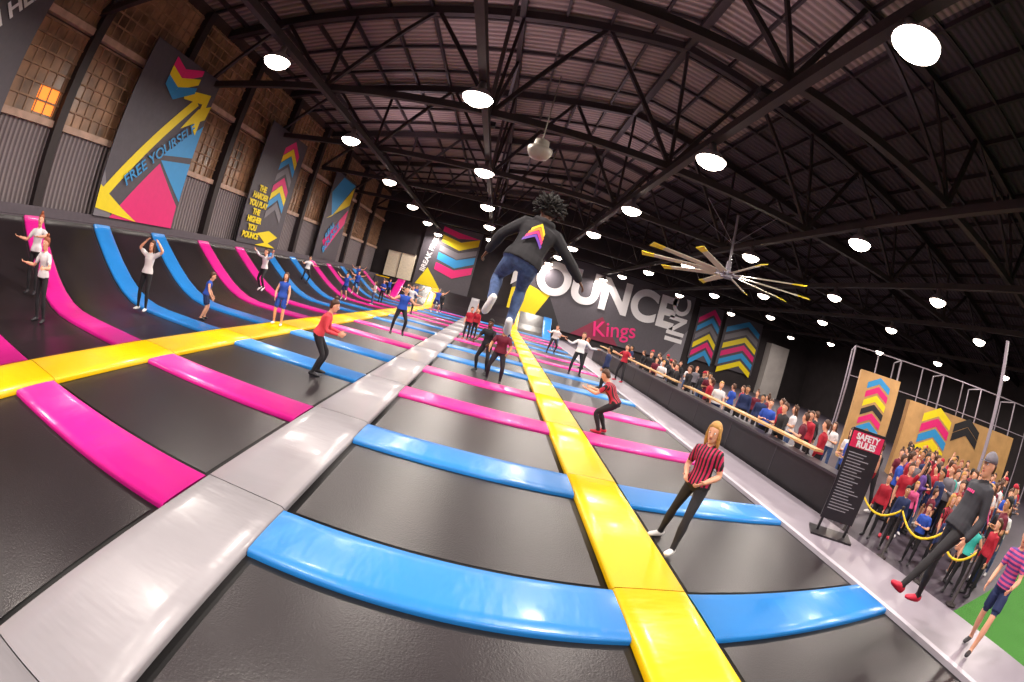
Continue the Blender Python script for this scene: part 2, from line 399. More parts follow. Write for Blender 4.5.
o = build_person('girl_in_blue_vest', 1.54, dict(
    spine=(0, .0, 1), aL=((-.3, .1, -1), (-.1, .4, -.8)), aR=((.3, .2, -1), (-.2, .6, -.8)),
    lL=((-.12, .1, -1), (0, -.1, -1)), lR=((.16, .05, -1), (0, -.2, -1))),
    mk(BLU, BLU, SW, BRN, hairstyle='long', sleeve='none', pants='short', female=1), .014)
place(o, -6.05, 11.8, .1, 190)
jump_pose = dict(spine=(0, .1, 1), aL=((-.8, .1, .2), (-.5, .4, .7)), aR=((.8, .1, .1), (.6, .4, .6)), lL=((-.3, .5, -.9), (0, -.5, -.9)), lR=((.25, .2, -1), (0, -.5, -.8)), fL=(-.1, .7, -.6), fR=(.1, .7, -.6))
o = build_person('jumping_woman_in_white_top', 1.7, jump_pose, mk(WHT, BLK, SW, BRN, hairstyle='pony', female=1), .014)
place(o, -9.3, 15.9, .4, 160)
jump2 = dict(jump_pose); jump2['aL'] = ((-.7, .2, -.6), (-.5, .6, .1)); jump2['aR'] = ((.7, .2, -.5), (.5, .6, .2))
o = build_person('jumping_boy_in_blue_vest', 1.68, jump2, mk(BLU, BLK, SB, HBK, sleeve='none'), .014)
place(o, -2.97, 14.7, .33, 200)
wide = dict(spine=(0, .15, 1), aL=((-.45, .25, -.9), (.1, .8, -.4)), aR=((.45, .25, -.9), (-.1, .8, -.4)), lL=((-.28, .35, -1), (.0, -.3, -1)), lR=((.28, .3, -1), (0, -.3, -1)))
o = build_person('man_in_maroon_tee', 1.74, wide, mk(MAR, BLK, SB, HBK, sleeve='short', skin='tan'), .014)
place(o, .5, 12.6, .03, 170)
o = build_person('man_in_dark_tee', 1.74, wide, mk(BLK, BLK, SB, HBK, sleeve='short', skin='dark'), .014)
place(o, .1, 13.7, .03, 150)
crouch = dict(spine=(0, .75, 1), head=(0, .5, 1), aL=((-.3, .6, -.8), (.2, .8, .1)), aR=((.3, .6, -.8), (-.2, .8, .1)), lL=((-.2, .75, -.55), (0, -.45, -.9)), lR=((.2, .7, -.6), (0, -.5, -.9)))
o = build_person('crouching_man_in_striped_jersey', 1.78, crouch, mk(GRED, BLK, SR, BRN, sleeve='short'), .014)
place(o, 3.2, 9.55, .03, 60)
open_arms = dict(spine=(0, -.02, 1), aL=((-.8, .2, -.6), (-.8, .4, .1)), aR=((.8, .2, -.6), (.75, .4, .3)), lL=((-.25, .15, -1), (-.05, -.1, -1)), lR=((.25, .15, -1), (.05, -.1, -1)))
o = build_person('man_in_white_vest', 1.85, open_arms, mk(WHT, BLK, SB, BRN, sleeve='long'), .014)
place(o, 3.95, 18.3, .12, 175)
o = build_person('man_in_red_tee', 1.82, open_arms, mk(RED, BLK, SR, BRN, sleeve='short'), .014)
place(o, 6.6, 20.3, .1, 120)

# --- generic templates
stand = dict()
stand2 = dict(aL=((-.3, -.05, -1), (.5, .75, .1)), aR=((.3, -.05, -1), (-.5, .75, .2)), lL=((-.1, .06, -1), (0, -.05, -1)), lR=((.1, 0, -1), (0, -.03, -1)))
hips = dict(aL=((-.6, -.2, -.8), (.7, .35, -.5)), aR=((.2, .1, -1), (0, .3, -1)), lL=((-.14, 0, -1), (0, 0, -1)), lR=((.1, 0, -1), (0, 0, -1)), face=(.4, 1, -.1))
walk = dict(spine=(0, .05, 1), aL=((-.2, .35, -1), (0, .6, -1)), aR=((.2, -.35, -1), (0, .1, -1)), lL=((-.06, -.25, -1), (0, -.4, -1)), lR=((.06, .35, -1), (0, 0, -1)))
raise_ = dict(aL=((-.4, .5, .8), (-.1, .4, 1)), aR=((.2, 0, -1), (0, .3, -1)), face=(-.3, 1, .1))
talk = dict(aL=((-.3, .1, -1), (.2, 1, .3)), aR=((.2, 0, -1), (0, .15, -1)), face=(.5, 1, -.2), lL=((-.12, .05, -1), (0, -.05, -1)))
tmpl = []
specs = [
 (stand, mk(RED, BLK, SB, BRN, hairstyle='pony', female=1), 1.66), (stand2, mk(MAR, NAVY, SB, HBK, sleeve='short', skin='tan'), 1.74),
 (hips, mk(GRED, BLK, SB, BLOND, hairstyle='long', female=1, sleeve='short'), 1.68), (walk, mk(BLK, BLK, SW, BRN), 1.78),
 (stand2, mk(WHT, DEN, SW, BRN, hairstyle='long', female=1, sleeve='short'), 1.65), (talk, mk(GRY, BLK, SB, GING), 1.76),
 (hips, mk(TEAL, BLK, SB, BRN, hairstyle='pony', female=1, sleeve='none'), 1.66), (stand, mk(NAVY, BLK, SB, HBK, hairstyle='short', skin='tan'), 1.7),
 (raise_, mk(RED, BLK, SR, BRN, sleeve='short'), 1.72), (walk, mk(PNK, NAVY, SW, BLOND, hairstyle='pony', female=1), 1.6),
 (stand2, mk(BLU, BLK, SB, BRN, sleeve='short'), 1.7), (stand2, mk(PUR, BLK, SB, HBK, hairstyle='long', female=1), 1.62),
 (talk, mk(MAR, BLK, SB, BRN, hairstyle='bun', female=1, sleeve='short'), 1.64), (talk, mk(RED, NAVY, SW, HBK, sleeve='short', pants='short'), 1.68),
 (walk, mk(WHT, NAVY, SW, BLOND, sleeve='short', pants='short'), 1.7), (hips, mk(CHAR, DEN, SB, BRN, hairstyle='cap', capmat=RED), 1.78),
 (jump2, mk(WHT, BLK, SB, BRN, hairstyle='pony', female=1, sleeve='short'), 1.66), (jump_pose, mk(BLU, NAVY, SW, BRN, sleeve='none', pants='short'), 1.6)]
for i, (p, ou, h) in enumerate(specs):
    ou['slim'] = 1.0
    t = build_person('spectator', h, p, ou, .018)
    t['mz'] = min(v.co.z for v in t.data.vertices); tmpl.append([t, False])
def inst(i, x, y, z=0., rz=0., s=1., name='spectator'):
    t = tmpl[i % len(tmpl)]
    if not t[1]: ob = t[0]; t[1] = True
    else: ob = bpy.data.objects.new(name, t[0].data); COL.objects.link(ob)
    ob.name = name
    ob.scale = (s, s, s); ob.location = (x, y, z - t[0]['mz'] * s); ob.rotation_euler = (0, 0, math.radians(rz))
    return ob
rnd = random.Random(11)
reds = [0, 12, 2, 8, 1, 13, 5, 12, 9, 3, 6, 0, 7, 11, 10, 4, 14, 1, 5, 15]
n = 0
for (x, y, i, s) in [(7.95, 3.2, 7, .72), (8.0, 3.85, 10, .68), (7.9, 4.5, 7, .76), (8.0, 5.15, 0, .8), (7.9, 5.75, 8, .82), (8.05, 2.55, 6, .8)]:
    inst(i, x, y, 0, rnd.uniform(70, 140), s)
for c in range(15):
    xx = 8.6 + c * .68
    yy = xx * .25 + .1
    while yy < min(5.6 + c * .42, 10.4):
        x2 = xx + rnd.uniform(-.1, .1); y2 = yy + rnd.uniform(-.1, .1)
        yy += .7
        if rnd.random() < .08: continue
        if x2 > 17 and y2 > 11.2 - (x2 - 17) * .8: continue
        if abs(x2 - 12.9) < .35 and abs(y2 - 4.9) < .35: continue
        s = rnd.choice([.8, .85, .95, 1.0]) if c < 2 else rnd.uniform(.9, 1.04)
        inst(reds[n % len(reds)], x2, y2, 0.03 if y2 < 2.1 else 0, rnd.uniform(40, 250), s); n += 1
for r in range(20):
    yy = 6.9 + r * .98
    for c in range(3):
        if rnd.random() < .3: continue
        xx = 8.36 + c * 1.15 + rnd.uniform(-.1, .14)
        i = rnd.choice([3, 5, 7, 4, 10, 0, 1, 3, 15, 14, 3, 12])
        inst(i, xx, yy + rnd.uniform(-.14, .14), 0, rnd.uniform(20, 200), rnd.uniform(.98, 1.08)); n += 1
for (x, y, z, rz, i) in [(-7.6, 27.5, .03, 120, 4), (-10.8, 33, .75, 200, 17), (-5.8, 32.3, .35, 180, 17), (-4.3, 36.5, .03, 180, 3), (-1.0, 21.9, .03, 170, 8), (-.7, 23.2, .03, 150, 0), (4.8, 16.8, .03, 60, 7),
                         (-10.6, 23, .6, 230, 16), (-8.0, 31, .05, 160, 10), (-6.9, 34.5, .25, 160, 16), (1.2, 27, .03, 180, 1), (4.6, 29.5, .03, 160, 4), (-3.6, 28.0, .5, 200, 17), (-9.4, 29, .3, 200, 17), (3.6, 24, .2, 190, 16), (-7.9, 22.6, .3, 170, 17), (5.1, 22.3, .03, 100, 5), (-4.6, 24.5, .3, 190, 16), (-8.8, 36, .3, 190, 17)]:
    inst(i, x, y, z, rz, rnd.uniform(.9, 1.0), 'trampoliner')
for t, used in tmpl:
    if not used: bpy.data.objects.remove(t)

# ------------------------------------------------------------------ room shell
XW, XE, YB, YF = -13.5, 40.0, 45.0, -8.0
def zroof(x):
    return 10.7 + (x + 13.5) * (2.8 / 17.6) if x < 4.1 else 13.5 - (x - 4.1) * .14
floor_m = mat('concrete_floor', '#3c3440', .55, .15, 2)
m = MB(); m.box((XW, YF, -.2), (XE, YB, 0)); m.obj('floor', [floor_m])
wall_dk = mat('wall_dark_brown', '#3a2a28', .8, .3, 1.5); wall_bk = mat('wall_charcoal', '#282124', .8, .25, 1.)
m = MB(); m.box((XW - .3, YF, 0), (XW, YB, 10.7)); m.obj('wall_left', [wall_dk])
m = MB(); m.box((XW - .3, YB, 0), (XE + .3, YB + .3, 13.7)); m.obj('wall_back', [wall_bk])
m = MB(); m.box((XE, YF, 0), (XE + .3, YB, 9.5)); m.obj('wall_right', [wall_bk])
m = MB(); m.box((XW - .3, YF - .3, 0), (XE + .3, YF, 13.7)); m.obj('wall_front', [wall_bk])
roof_m = stripe_mat('roof_sheet_corrugated', '#62534f', '#84726e', 3.2, 1, .6, .2, .5, True)
roof_shaded = stripe_mat('roof_sheet_shaded', '#2f242b', '#3f3139', 3.2, 1, .7, .2, .5, True)  # same sheet with the right side's shade put into its colour
m = MB()
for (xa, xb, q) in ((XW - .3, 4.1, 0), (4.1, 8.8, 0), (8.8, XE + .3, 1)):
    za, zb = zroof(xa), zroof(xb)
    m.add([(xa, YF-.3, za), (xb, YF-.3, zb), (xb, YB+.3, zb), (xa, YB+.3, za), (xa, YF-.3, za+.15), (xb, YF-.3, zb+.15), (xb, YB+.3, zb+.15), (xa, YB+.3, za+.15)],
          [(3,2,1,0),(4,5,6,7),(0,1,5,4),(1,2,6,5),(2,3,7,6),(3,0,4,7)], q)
m.obj('ceiling', [roof_m, roof_shaded])

# --- steelwork
steel = mat('painted_steel_dark', '#251a1d', .6, .25, 3)
rows = [(-7.2, 2.4), (-1.75, 3.3), (4.1, 2.65), (9.9, 2.85), (15.6, 2.95), (21.6, 3.3), (30.8, 4.6)]
m = MB()
for j, (xr, _) in enumerate(rows):
    zt = zroof(xr) - .35
    m.beam((xr, YF, 7.65), (xr, YB, 7.65), .2, .22)
    if j in (1, 2): m.beam((xr, YF, zt), (xr, YB, zt), .2, .24)
    k = 0; yy = -.7
    while yy < YB - 3 and j in (1,):
        a, b = (7.65, zt) if k % 2 == 0 else (zt, 7.65)
        m.beam((xr, yy, a), (xr, yy + 3.45, b), .12)
        yy += 3.45; k += 1
m.obj('longitudinal_roof_truss', [steel])
m = MB()
yy = -.7
while yy < YB:
    zc = 8.0
    m.beam((XW, yy, zc), (XE, yy, zc), .2, .24)
    m.beam((XW, yy, zroof(XW) - .3), (4.1, yy, zroof(4.1) - .3), .26, .36); m.beam((4.1, yy, zroof(4.1) - .3), (XE, yy, zroof(XE) - .3), .26, .36)
    x = XW; k = 0
    while x < XE - 3:
        x2 = x + 2.95
        a = (x, yy, zc if k % 2 == 0 else zroof(x) - .3); b = (x2, yy, zroof(x2) - .3 if k % 2 == 0 else zc)
        m.beam(a, b, .14)
        if k % 2: m.beam((x2, yy, zc), (x2, yy, zroof(x2) - .3), .11)
        x = x2; k += 1
    yy += 6.9
m.obj('transverse_roof_truss', [steel])
m = MB()
x = XW + .8
while x < XE:
    m.beam((x, YF, zroof(x) - .09), (x, YB, zroof(x) - .09), .1, .18); x += 1.55
yy = YF + 1
while yy < YB:
    m.beam((XW, yy, zroof(XW) - .14), (4.1, yy, zroof(4.1) - .14), .1, .14); m.beam((4.1, yy, zroof(4.1) - .14), (XE, yy, zroof(XE) - .14), .1, .14); yy += 2.3
m.obj('roof_purlins', [mat('purlin_steel', '#24191d', .6, .2)])

# --- left wall windows, columns, cladding
glass = mat('window_glass_dusky', '#86664e', .3, .75, .9)
clad = stripe_mat('wall_cladding_corrugated', '#8d8386', '#5e5357', 5, 1, .6, .15, .5, True)
mull = mat('window_mullion', '#8e6e56', .6, .3, 3)
amber = emis_mat('lit_pane_amber', '#ff8a2c', 1.1)
WG = group('window_1')
m = MB(); g = MB(); cl = MB(); col = MB()
yb = YF
bay = 4.8
while yb < YB - 1:
    y0, y1 = yb + .25, min(yb + bay - .05, YB)
    col.box((XW, yb - .18, 1.9), (XW + .42, yb + .18, 10.4))
    cl.box((XW, y0, 2.0), (XW + .06, y1, 4.3))
    for (z0, z1) in ((4.5, 7.1), (7.5, 10.2)):
        g.box((XW, y0, z0), (XW + .03, y1, z1))
        zz = z0
        while zz <= z1 + .01: m.box((XW + .03, y0, zz - .025), (XW + .09, y1, zz + .025)); zz += .433
        yy = y0
        while yy <= y1 + .01: m.box((XW + .03, yy - .02, z0), (XW + .085, yy + .02, z1)); yy += .42
    m.box((XW, y0, 4.3), (XW + .2, y1, 4.5), 1); m.box((XW, y0, 7.2), (XW + .22, y1, 7.42), 1)
    yb += bay
m.obj('mullions', [mull, mat('wall_rail', '#b09382', .6, .2, 3)], parent=WG); g.obj('glazing', [glass], parent=WG)
cl.obj('left_wall_cladding', [clad]); col.obj('steel_columns', [steel])  # first mesh is the corrugated cladding of the left wall
m = MB(); m.box((XW + .031, 5.15, 4.6), (XW + .04, 6.1, 5.4)); m.obj('lit_panes', [amber], parent=WG)
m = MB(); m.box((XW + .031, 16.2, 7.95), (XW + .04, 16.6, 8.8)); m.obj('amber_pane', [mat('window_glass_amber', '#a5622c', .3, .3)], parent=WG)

# --- lamps
lamp_shade = mat('lamp_shade_aluminium', '#9a9096', .4, .1, metal=.6)
lamp_em = emis_mat('lamp_bulb', '#ffeedd', 16.)
L = MB()
N = 20; q = 1.22
ex, ey = Vector((1,0,0)), Vector((0,1,0))
L.rings([(Vector((0,0,z*q)), ex, ey, r*q, r*q) for z, r in ((-.02,.31),(0,.33),(.16,.2),(.22,.09),(.4,.07))], N, 0)
L.beam((0,0,.45), (0,0,.6), .03)
L.rings([(Vector((0,0,z*q)), ex, ey, r*q, r*q) for z, r in ((-.19,.07),(-.16,.17),(-.09,.28),(-.01,.32))], N, 1)
lob = L.obj('high_bay_lamp', [lamp_shade, lamp_em], True)
first = True
ld = bpy.data.lights.new('lamp_light', 'AREA'); ld.shape = 'DISK'; ld.size = .5; ld.energy = 350; ld.color = (1, .9, .81)
for xr, y0 in rows:
    for k in range(-1, 7):
        yy = y0 + 6.85 * k
        if yy > YB - 1 or yy < YF + 1: continue
        if xr > 20 and k < 0: continue
        if first: o = lob; first = False
        else: o = bpy.data.objects.new('high_bay_lamp', lob.data); COL.objects.link(o)
        o.location = (xr, yy, 7.08)
        lo = bpy.data.objects.new('light', ld); COL.objects.link(lo); lo.parent = o; lo.location = (0, 0, -.26)
upm = mat('roof_fill_housing', '#1a181c', .5); ue = emis_mat('roof_fill_lens', '#d080c0', 3.)  # added fill lights on the trusses to brighten and tint the roof
ul = bpy.data.lights.new('roof_fill_light', 'SPOT'); ul.energy = 650; ul.spot_size = math.radians(150); ul.spot_blend = .8; ul.color = (.95, .72, .82); ul.shadow_soft_size = .3
U = MB(); U.box((-.2,-.12,0), (.2,.12,.16)); U.box((-.17,-.1,.16), (.17,.1,.165), 1); U.beam((0,0,-.1), (0,0,0), .05)
ub = U.obj('added_roof_fill', [upm, ue]); ff = True
for x, yy in ((-7.2, 5), (-1.75, 14), (4.1, 7), (-7.2, 24), (4.1, 24), (-1.75, 36), (-1.75, 5)):
    if ff: o = ub; ff = False
    else: o = bpy.data.objects.new('added_roof_fill', ub.data); COL.objects.link(o)
    o.location = (x, yy, 7.88)
    lo = bpy.data.objects.new('up', ul); COL.objects.link(lo); lo.parent = o; lo.location = (0, 0, .25); lo.rotation_euler = (math.pi, 0, 0)

# ------------------------------------------------------------------ trampolines
CT = group('trampoline_court')
def pad_mat(n, c, var=.06, st=(1,1,1)): return mat(n, c, .34, var, 1.2, bump=.55, bscale=2.2, coat=.2, stretch=st)
YEL = pad_mat('vinyl_yellow', '#f0c200', st=(1,2.6,1)); GRYP = pad_mat('vinyl_silver', '#98949a', st=(1,2.6,1)); PINK = pad_mat('vinyl_pink', '#d81e90', st=(2.6,1,1)); BLUE = pad_mat('vinyl_blue', '#2480d0', st=(2.6,1,1))
bed_m = mat('jump_bed_black', '#211b1f', .34, .25, .6, bump=.15, bscale=60.)
frame_m = mat('bed_edge_dark', '#0c0b0d', .6, .2)
def strip(M, path, side, width, h=.08, mi=0, base=-.005):
    side = Vector(side); w = width / 2
    cs = [(-w, base), (-w, h * .6), (-w + .025, h * .92), (-w * .6, h), (0, h * 1.04), (w * .6, h), (w - .025, h * .92), (w, h * .6), (w, base)]
    path = [Vector(p) for p in path]; vs = []; n = len(cs)
    for i, p in enumerate(path):
        d = (path[min(i+1, len(path)-1)] - path[max(i-1, 0)]).normalized()
        nr = side.cross(d).normalized()
        if nr.z < 0: nr = -nr
        for a, b in cs: vs.append(p + side * a + nr * b)
    fs = []
    for i in range(len(path) - 1):
        for k in range(n - 1): fs.append((i*n+k, i*n+k+1, (i+1)*n+k+1, (i+1)*n+k))
    fs.append(tuple(range(n))); fs.append(tuple((len(path)-1)*n + k for k in range(n-1, -1, -1)))
    M.add(vs, fs, mi)
Trow = [2.95 + 3.0 * i for i in range(-3, 13)]
L0 = (-6.38, -5.45); L1 = (-2.33, -1.42); L2 = (1.72, 2.56); L3 = 5.64
for nm, (a, b), mt in (('padded_walkway', L0, YEL), ('padded_walkway', L1, GRYP), ('padded_walkway', L2, YEL)):
    M = MB()
    for i in range(1, len(Trow)):
        y0 = Trow[i] + .4 - 3.0; y1 = Trow[i] + .4 - .012
        strip(M, [((a+b)/2, y0, .02), ((a+b)/2, y0 + 1.5, .02), ((a+b)/2, y1, .02)], (1,0,0), b - a, .08)
    M.obj(nm, [mt], True, CT)
prof = [(-6.4,0),(-7.6,0),(-8.4,.0),(-8.9,.02),(-9.4,.1),(-9.9,.27),(-10.4,.52),(-11.0,.9),(-11.6,1.33),(-12.0,1.62),(-12.22,1.8)]
cyc = {0: [PINK, PINK, BLUE, BLUE], 1: [BLUE, BLUE, PINK, PINK], 2: [BLUE, BLUE, PINK, PINK]}
def cm(c, i): return cyc[c][(i - 3) % 4]
for i, ty in enumerate(Trow):
    if i == 0: continue
    for c, (xa, xb) in enumerate(((L0[1], L1[0]), (L1[1], L2[0]), (L2[1], L3))):
        if i < 2 and c: continue
        M = MB(); mt = cm(c, i)
        if i == 2 and c == 0: mt = GRYP
        strip(M, [(xa + .01, ty, .01), ((xa+xb)/2, ty, .01), (xb - .01, ty, .01)], (0,1,0), .78, .075)
        M.obj('cross_pad', [mt], True, CT)
    M = MB(); strip(M, [(x - .02, ty, z + .01) for x, z in prof], (0,1,0), .78, .07)
    M.obj('slope_pad', [cm(0, i)], True, CT)
M = MB()
for i in range(1, len(Trow) - 1):
    y0, y1 = Trow[i] + .39, Trow[i+1] - .39
    for (xa, xb) in ((L0[1], L1[0]), (L1[1], L2[0]), (L2[1], L3)):
        M.box((xa, y0, 0), (xb, y1, .012), 1)
        e = .09; G = 8; vs = []
        for a in range(G+1):
            for b in range(G+1):
                fx, fy = a/G, b/G
                vs.append((xa+e+(xb-xa-2*e)*fx, y0+e+(y1-y0-2*e)*fy, .03 - .012*16*fx*(1-fx)*fy*(1-fy)*.9))
        M.add(vs, [(a*(G+1)+b, (a+1)*(G+1)+b, (a+1)*(G+1)+b+1, a*(G+1)+b+1) for a in range(G) for b in range(G)], 0)
    strip(M, [(x, (y0+y1)/2, z) for x, z in prof], (0,1,0), y1-y0, .012, 1)
    strip(M, [(x, (y0+y1)/2, z + .006) for x, z in prof], (0,1,0), y1-y0-.16, .018, 0)
M.obj('jump_beds', [bed_m, frame_m], True, CT)
deck = mat('deck_grey', '#554c55', .6, .1)
M = MB(); M.box((XW + .05, YF + .2, 0), (-12.3, YB - .6, 1.84)); M.box((XW + .45, YF + .2, 1.84), (XW + .52, YB - 2, 2.1)); M.obj('side_deck', [deck])
M = MB(); bp = [(39.3,0),(40,.03),(40.7,.25),(41.5,.75),(42.3,1.4),(42.8,1.8)]
strip(M, [(-2.5, y, z) for y, z in bp], (1,0,0), 16.3, .02, 0)
M.obj('back_slope_beds', [bed_m], False, CT)
for x, mt in ((-9.4, PINK), (-5.9, YEL), (-1.87, GRYP), (2.14, YEL), (5.3, BLUE)):
    M = MB(); strip(M, [(x, y, z + .02) for y, z in bp], (1,0,0), .8, .07); M.obj('back_slope_pad', [mt], True, CT)
M = MB(); strip(M, [(-10.5, 39.1, .02), (5.6, 39.1, .02)], (0,1,0), .5, .08); M.obj('back_edge_pad', [BLUE], False, CT)
M = MB(); M.box((-12.2, 42.8, 0), (5.64, YB - .6, 1.66)); M.obj('back_deck', [deck])
M = MB(); strip(M, [(-12.1, 42.9, 1.67), (5.6, 42.9, 1.67)], (0,1,0), .3, .1); M.obj('deck_edge_pad', [YEL], False, CT)

# ------------------------------------------------------------------ right side
plat = mat('platform_lilac', '#8c8490', .4, .08, 1.5)
M = MB(); M.box((L3 + .12, YF + .5, 0), (7.28, 42, .06)); M.obj('side_platform', [plat])
M = MB(); M.box((L3 - .0, YF + .5, 0), (L3 + .11, 42, .085)); M.obj('trim_1', [mat('edge_trim_white', '#b5afbb', .4, .04)])
turf = mat('turf_green', '#33721f', .9, .4, 60, bump=.6, bscale=150)
M = MB(); M.box((7.3, YF + .5, 0), (24, 2.0, .03)); M.obj('artificial_turf', [turf])
bw = mat('low_wall_black', '#17141a', .45, .2); wood = mat('ply_wood', '#b98f5c', .5, .15, 2)
M = MB(); M.box((7.42, 6.2, 0), (7.62, 30, .86)); M.box((7.36, 6.15, .86), (7.9, 30.05, .92), 1); M.box((7.62, 6.2, 0), (7.86, 6.4, .86))
yy = 8.6
while yy < 30: M.box((7.41, yy - .015, .02), (7.425, yy + .015, .84), 2); yy += 2.4
M.obj('low_barrier_counter', [bw, mat('counter_top_dark', '#353038', .4, .1), mat('panel_joint', '#3a363c', .5)])
M = MB(); M.box((7.62, 7.4, 1.1), (7.96, 15.4, 1.15)); M.box((7.62, 16.2, 1.1), (7.9, 29.5, 1.15))
yy = 7.8
while yy < 29.5: M.beam((7.76, yy, .92), (7.76, yy, 1.11), .05, mi=1); yy += 1.9
M.obj('wooden_leaning_rail', [wood, steel])
# sign stand
S = group('safety_rules_sign'); S.location = (6.62, 5.1, .06); S.rotation_euler = (0, 0, math.radians(-38))
M = MB(); M.box((-.36, -.03, .28), (.36, .03, 1.95)); M.box((-.34, -.036, 1.62), (.34, -.03, 1.9), 1); M.box((-.45, -.28, 0), (.45, .28, .035)); M.beam((-.3, 0, .03), (-.3, 0, .3), .05); M.beam((.3, 0, .03), (.3, 0, .3), .05)
for j in range(20): M.box((-.3, -.034, 1.52 - j * .055), (-.3 + random.uniform(.3, .56), -.03, 1.535 - j * .055), 2)
M.obj('panel', [mat('sign_black', '#1c181e', .4), mat('sign_pink', '#c8204f', .4), mat('sign_print', '#8f8a93', .5)], parent=S)
def text(body, size, mt, parent=None, M4=None, off=.0, ext=.004, name='lettering', align='CENTER', sx=1.):
    cu = bpy.data.curves.new(name, 'FONT'); cu.body = body; cu.size = size; cu.extrude = ext; cu.offset = off; cu.align_x = align; cu.align_y = 'CENTER'
    cu.materials.append(mt); o = bpy.data.objects.new(name, cu); COL.objects.link(o)
    if M4 is not None: o.matrix_basis = M4 @ Matrix.Diagonal((sx, 1, 1, 1))
    if parent: o.parent = parent
    return o
wtxt = mat('print_white', '#d9d6da', .5, .03)
text('SAFETY', .15, wtxt, S, Matrix.Translation((0, -.045, 1.82)) @ Matrix.Rotation(math.pi/2, 4, 'X'), .006)
text('RULES', .15, wtxt, S, Matrix.Translation((0, -.045, 1.69)) @ Matrix.Rotation(math.pi/2, 4, 'X'), .006)
# rope barrier
posts = [(7.42, 5.4), (7.48, 4.2), (7.55, 3.1), (7.62, 2.2)]
M = MB()
for (x, y) in posts:
    M.rings([(Vector((x,y,z)), ex, ey, r, r) for z, r in ((0,.12),(.03,.12),(.04,.03),(.95,.025),(.98,.04),(1.0,.02))], 12)
for (a, b) in zip(posts[:-1], posts[1:]):
    pts = []
    for k in range(9):
        t = k/8; pts.append((a[0]+(b[0]-a[0])*t, a[1]+(b[1]-a[1])*t, .92 - .28*4*t*(1-t)))
    M.tube(pts, [.022]*9, 6, 1)
M.obj('rope_barrier', [steel, mat('rope_yellow', '#e6c21c', .6)], True)
AY = mat('art_yellow', '#e8d012', .5, .03); AP = mat('art_pink', '#d81a70', .5, .03); AC = mat('art_cyan', '#2c8cc8', .5, .03); AD = mat('art_charcoal', '#4b464e', .55, .08); AK = mat('art_black', '#1c1a20', .5, .05); AM = mat('art_maroon', '#7a1f3c', .5, .05); AG = mat('art_grey', '#736f77', .5, .05)
artm = [AD, AY, AP, AC, AK, AM, AG, wtxt, wood]
class Panel:
    def __init__(s, name, org, U, W, H, bg=0, thick=.05):
        s.org = Vector(org); s.U = Vector(U).normalized(); s.N = s.U.cross(Vector((0,0,1))).normalized(); s.W = W; s.H = H; s.M = MB(); s.layer = 0; s.name = name; s.texts = []
        pts = [(0,0),(W,0),(W,H),(0,H)]
        vs = [s.p(a, b, -thick) for a, b in pts] + [s.p(a, b, 0) for a, b in pts]
        s.M.add(vs, [(3,2,1,0),(4,5,6,7),(0,1,5,4),(1,2,6,5),(2,3,7,6),(3,0,4,7)], bg)
    def p(s, a, b, n=0): return s.org + s.U * a + Vector((0,0,b)) + s.N * n
    def poly(s, pts, mi):
        s.layer += 1; s.M.add([s.p(a * s.W, b * s.H, .006 + .003 * s.layer) for a, b in pts], [tuple(range(len(pts)))], mi)
    def chev(s, cx, cy, w, t, d, mi, rot=0):
        pts = [(-w, -d), (0, 0), (w, -d), (w, -d + t), (0, t), (-w, -d + t)]
        c, q = math.cos(math.radians(rot)), math.sin(math.radians(rot)); A = s.W / s.H
        P = [(cx + (x*c - y*q), cy + (x*q + y*c) * A) for x, y in pts]
        s.poly([P[0], P[1], P[4], P[5]], mi); s.layer -= 1; s.poly([P[1], P[2], P[3], P[4]], mi)
    def text(s, body, u, v, size, mi, rot=0, off=.02, sx=1.):
        Mx = Matrix((( s.U.x, 0, s.N.x, 0), (s.U.y, 0, s.N.y, 0), (0, 1, 0, 0), (0, 0, 0, 1)))
        T = Matrix.Translation(s.p(u * s.W, v * s.H, .08)) @ Mx @ Matrix.Rotation(math.radians(rot), 4, 'Z')
        s.texts.append((body, size, mi, T, off, sx))
    def done(s):
        o = s.M.obj(s.name, artm)
        for b, size, mi, T, off, sx in s.texts: text(b, size, artm[mi], o, T, off, .01, sx=sx)
        return o
def b1():
    p = Panel('hanging_banner', (XW + .6, 8.9, 2.1), (0,1,0), 4.5, 6.1)
    p.poly([(0, .24), (.2, 0), (0, 0)], 6)
    p.poly([(.18, .0), (.98, .0), (.98, .14), (.60, .36)], 2)
    p.poly([(.60, .38), (1, .17), (1, .42)], 3); p.poly([(.60, .41), (1, .46), (1, .68)], 3)
    p.poly([(.70, .60), (.98, .72), (1, .82), (.84, .76)], 1)
    p.poly([(.0, .12), (.08, .09), (.82, .78), (.75, .81)], 1)
    p.poly([(.54, .82), (.93, .88), (.86, .80), (.6, .77)], 1)
    p.poly([(.93, .88), (.92, .60), (.84, .64), (.86, .80)], 1)
    p.poly([(.0, .16), (.0, .04), (.5, .0), (.3, .06)], 1)
    for v, c in ((.97, 2), (.91, 1), (.85, 3)):
        p.poly([(.3, v), (.3, v - .06), (.46, v - .12), (.46, v - .04)], c); p.poly([(.46, v - .04), (.46, v - .12), (.7, v - .02), (.7, v + .02)], c)
    p.text('FREE YOURSELF', .56, .42, .56, 3, 43, .005); return p.done()
def b0():
    p = Panel('hanging_banner', (XW + .6, -.7, 2.1), (0,1,0), 4.5, 6.1)
    p.poly([(.1, .0), (.98, .0), (.98, .3), (.5, .1)], 6)
    p.poly([(.1, .3), (.2, .27), (.6, .56), (.52, .6)], 2)
    p.text('BE YOUR\nOWN HERO', .6, .74, .7, 7, 52); return p.done()
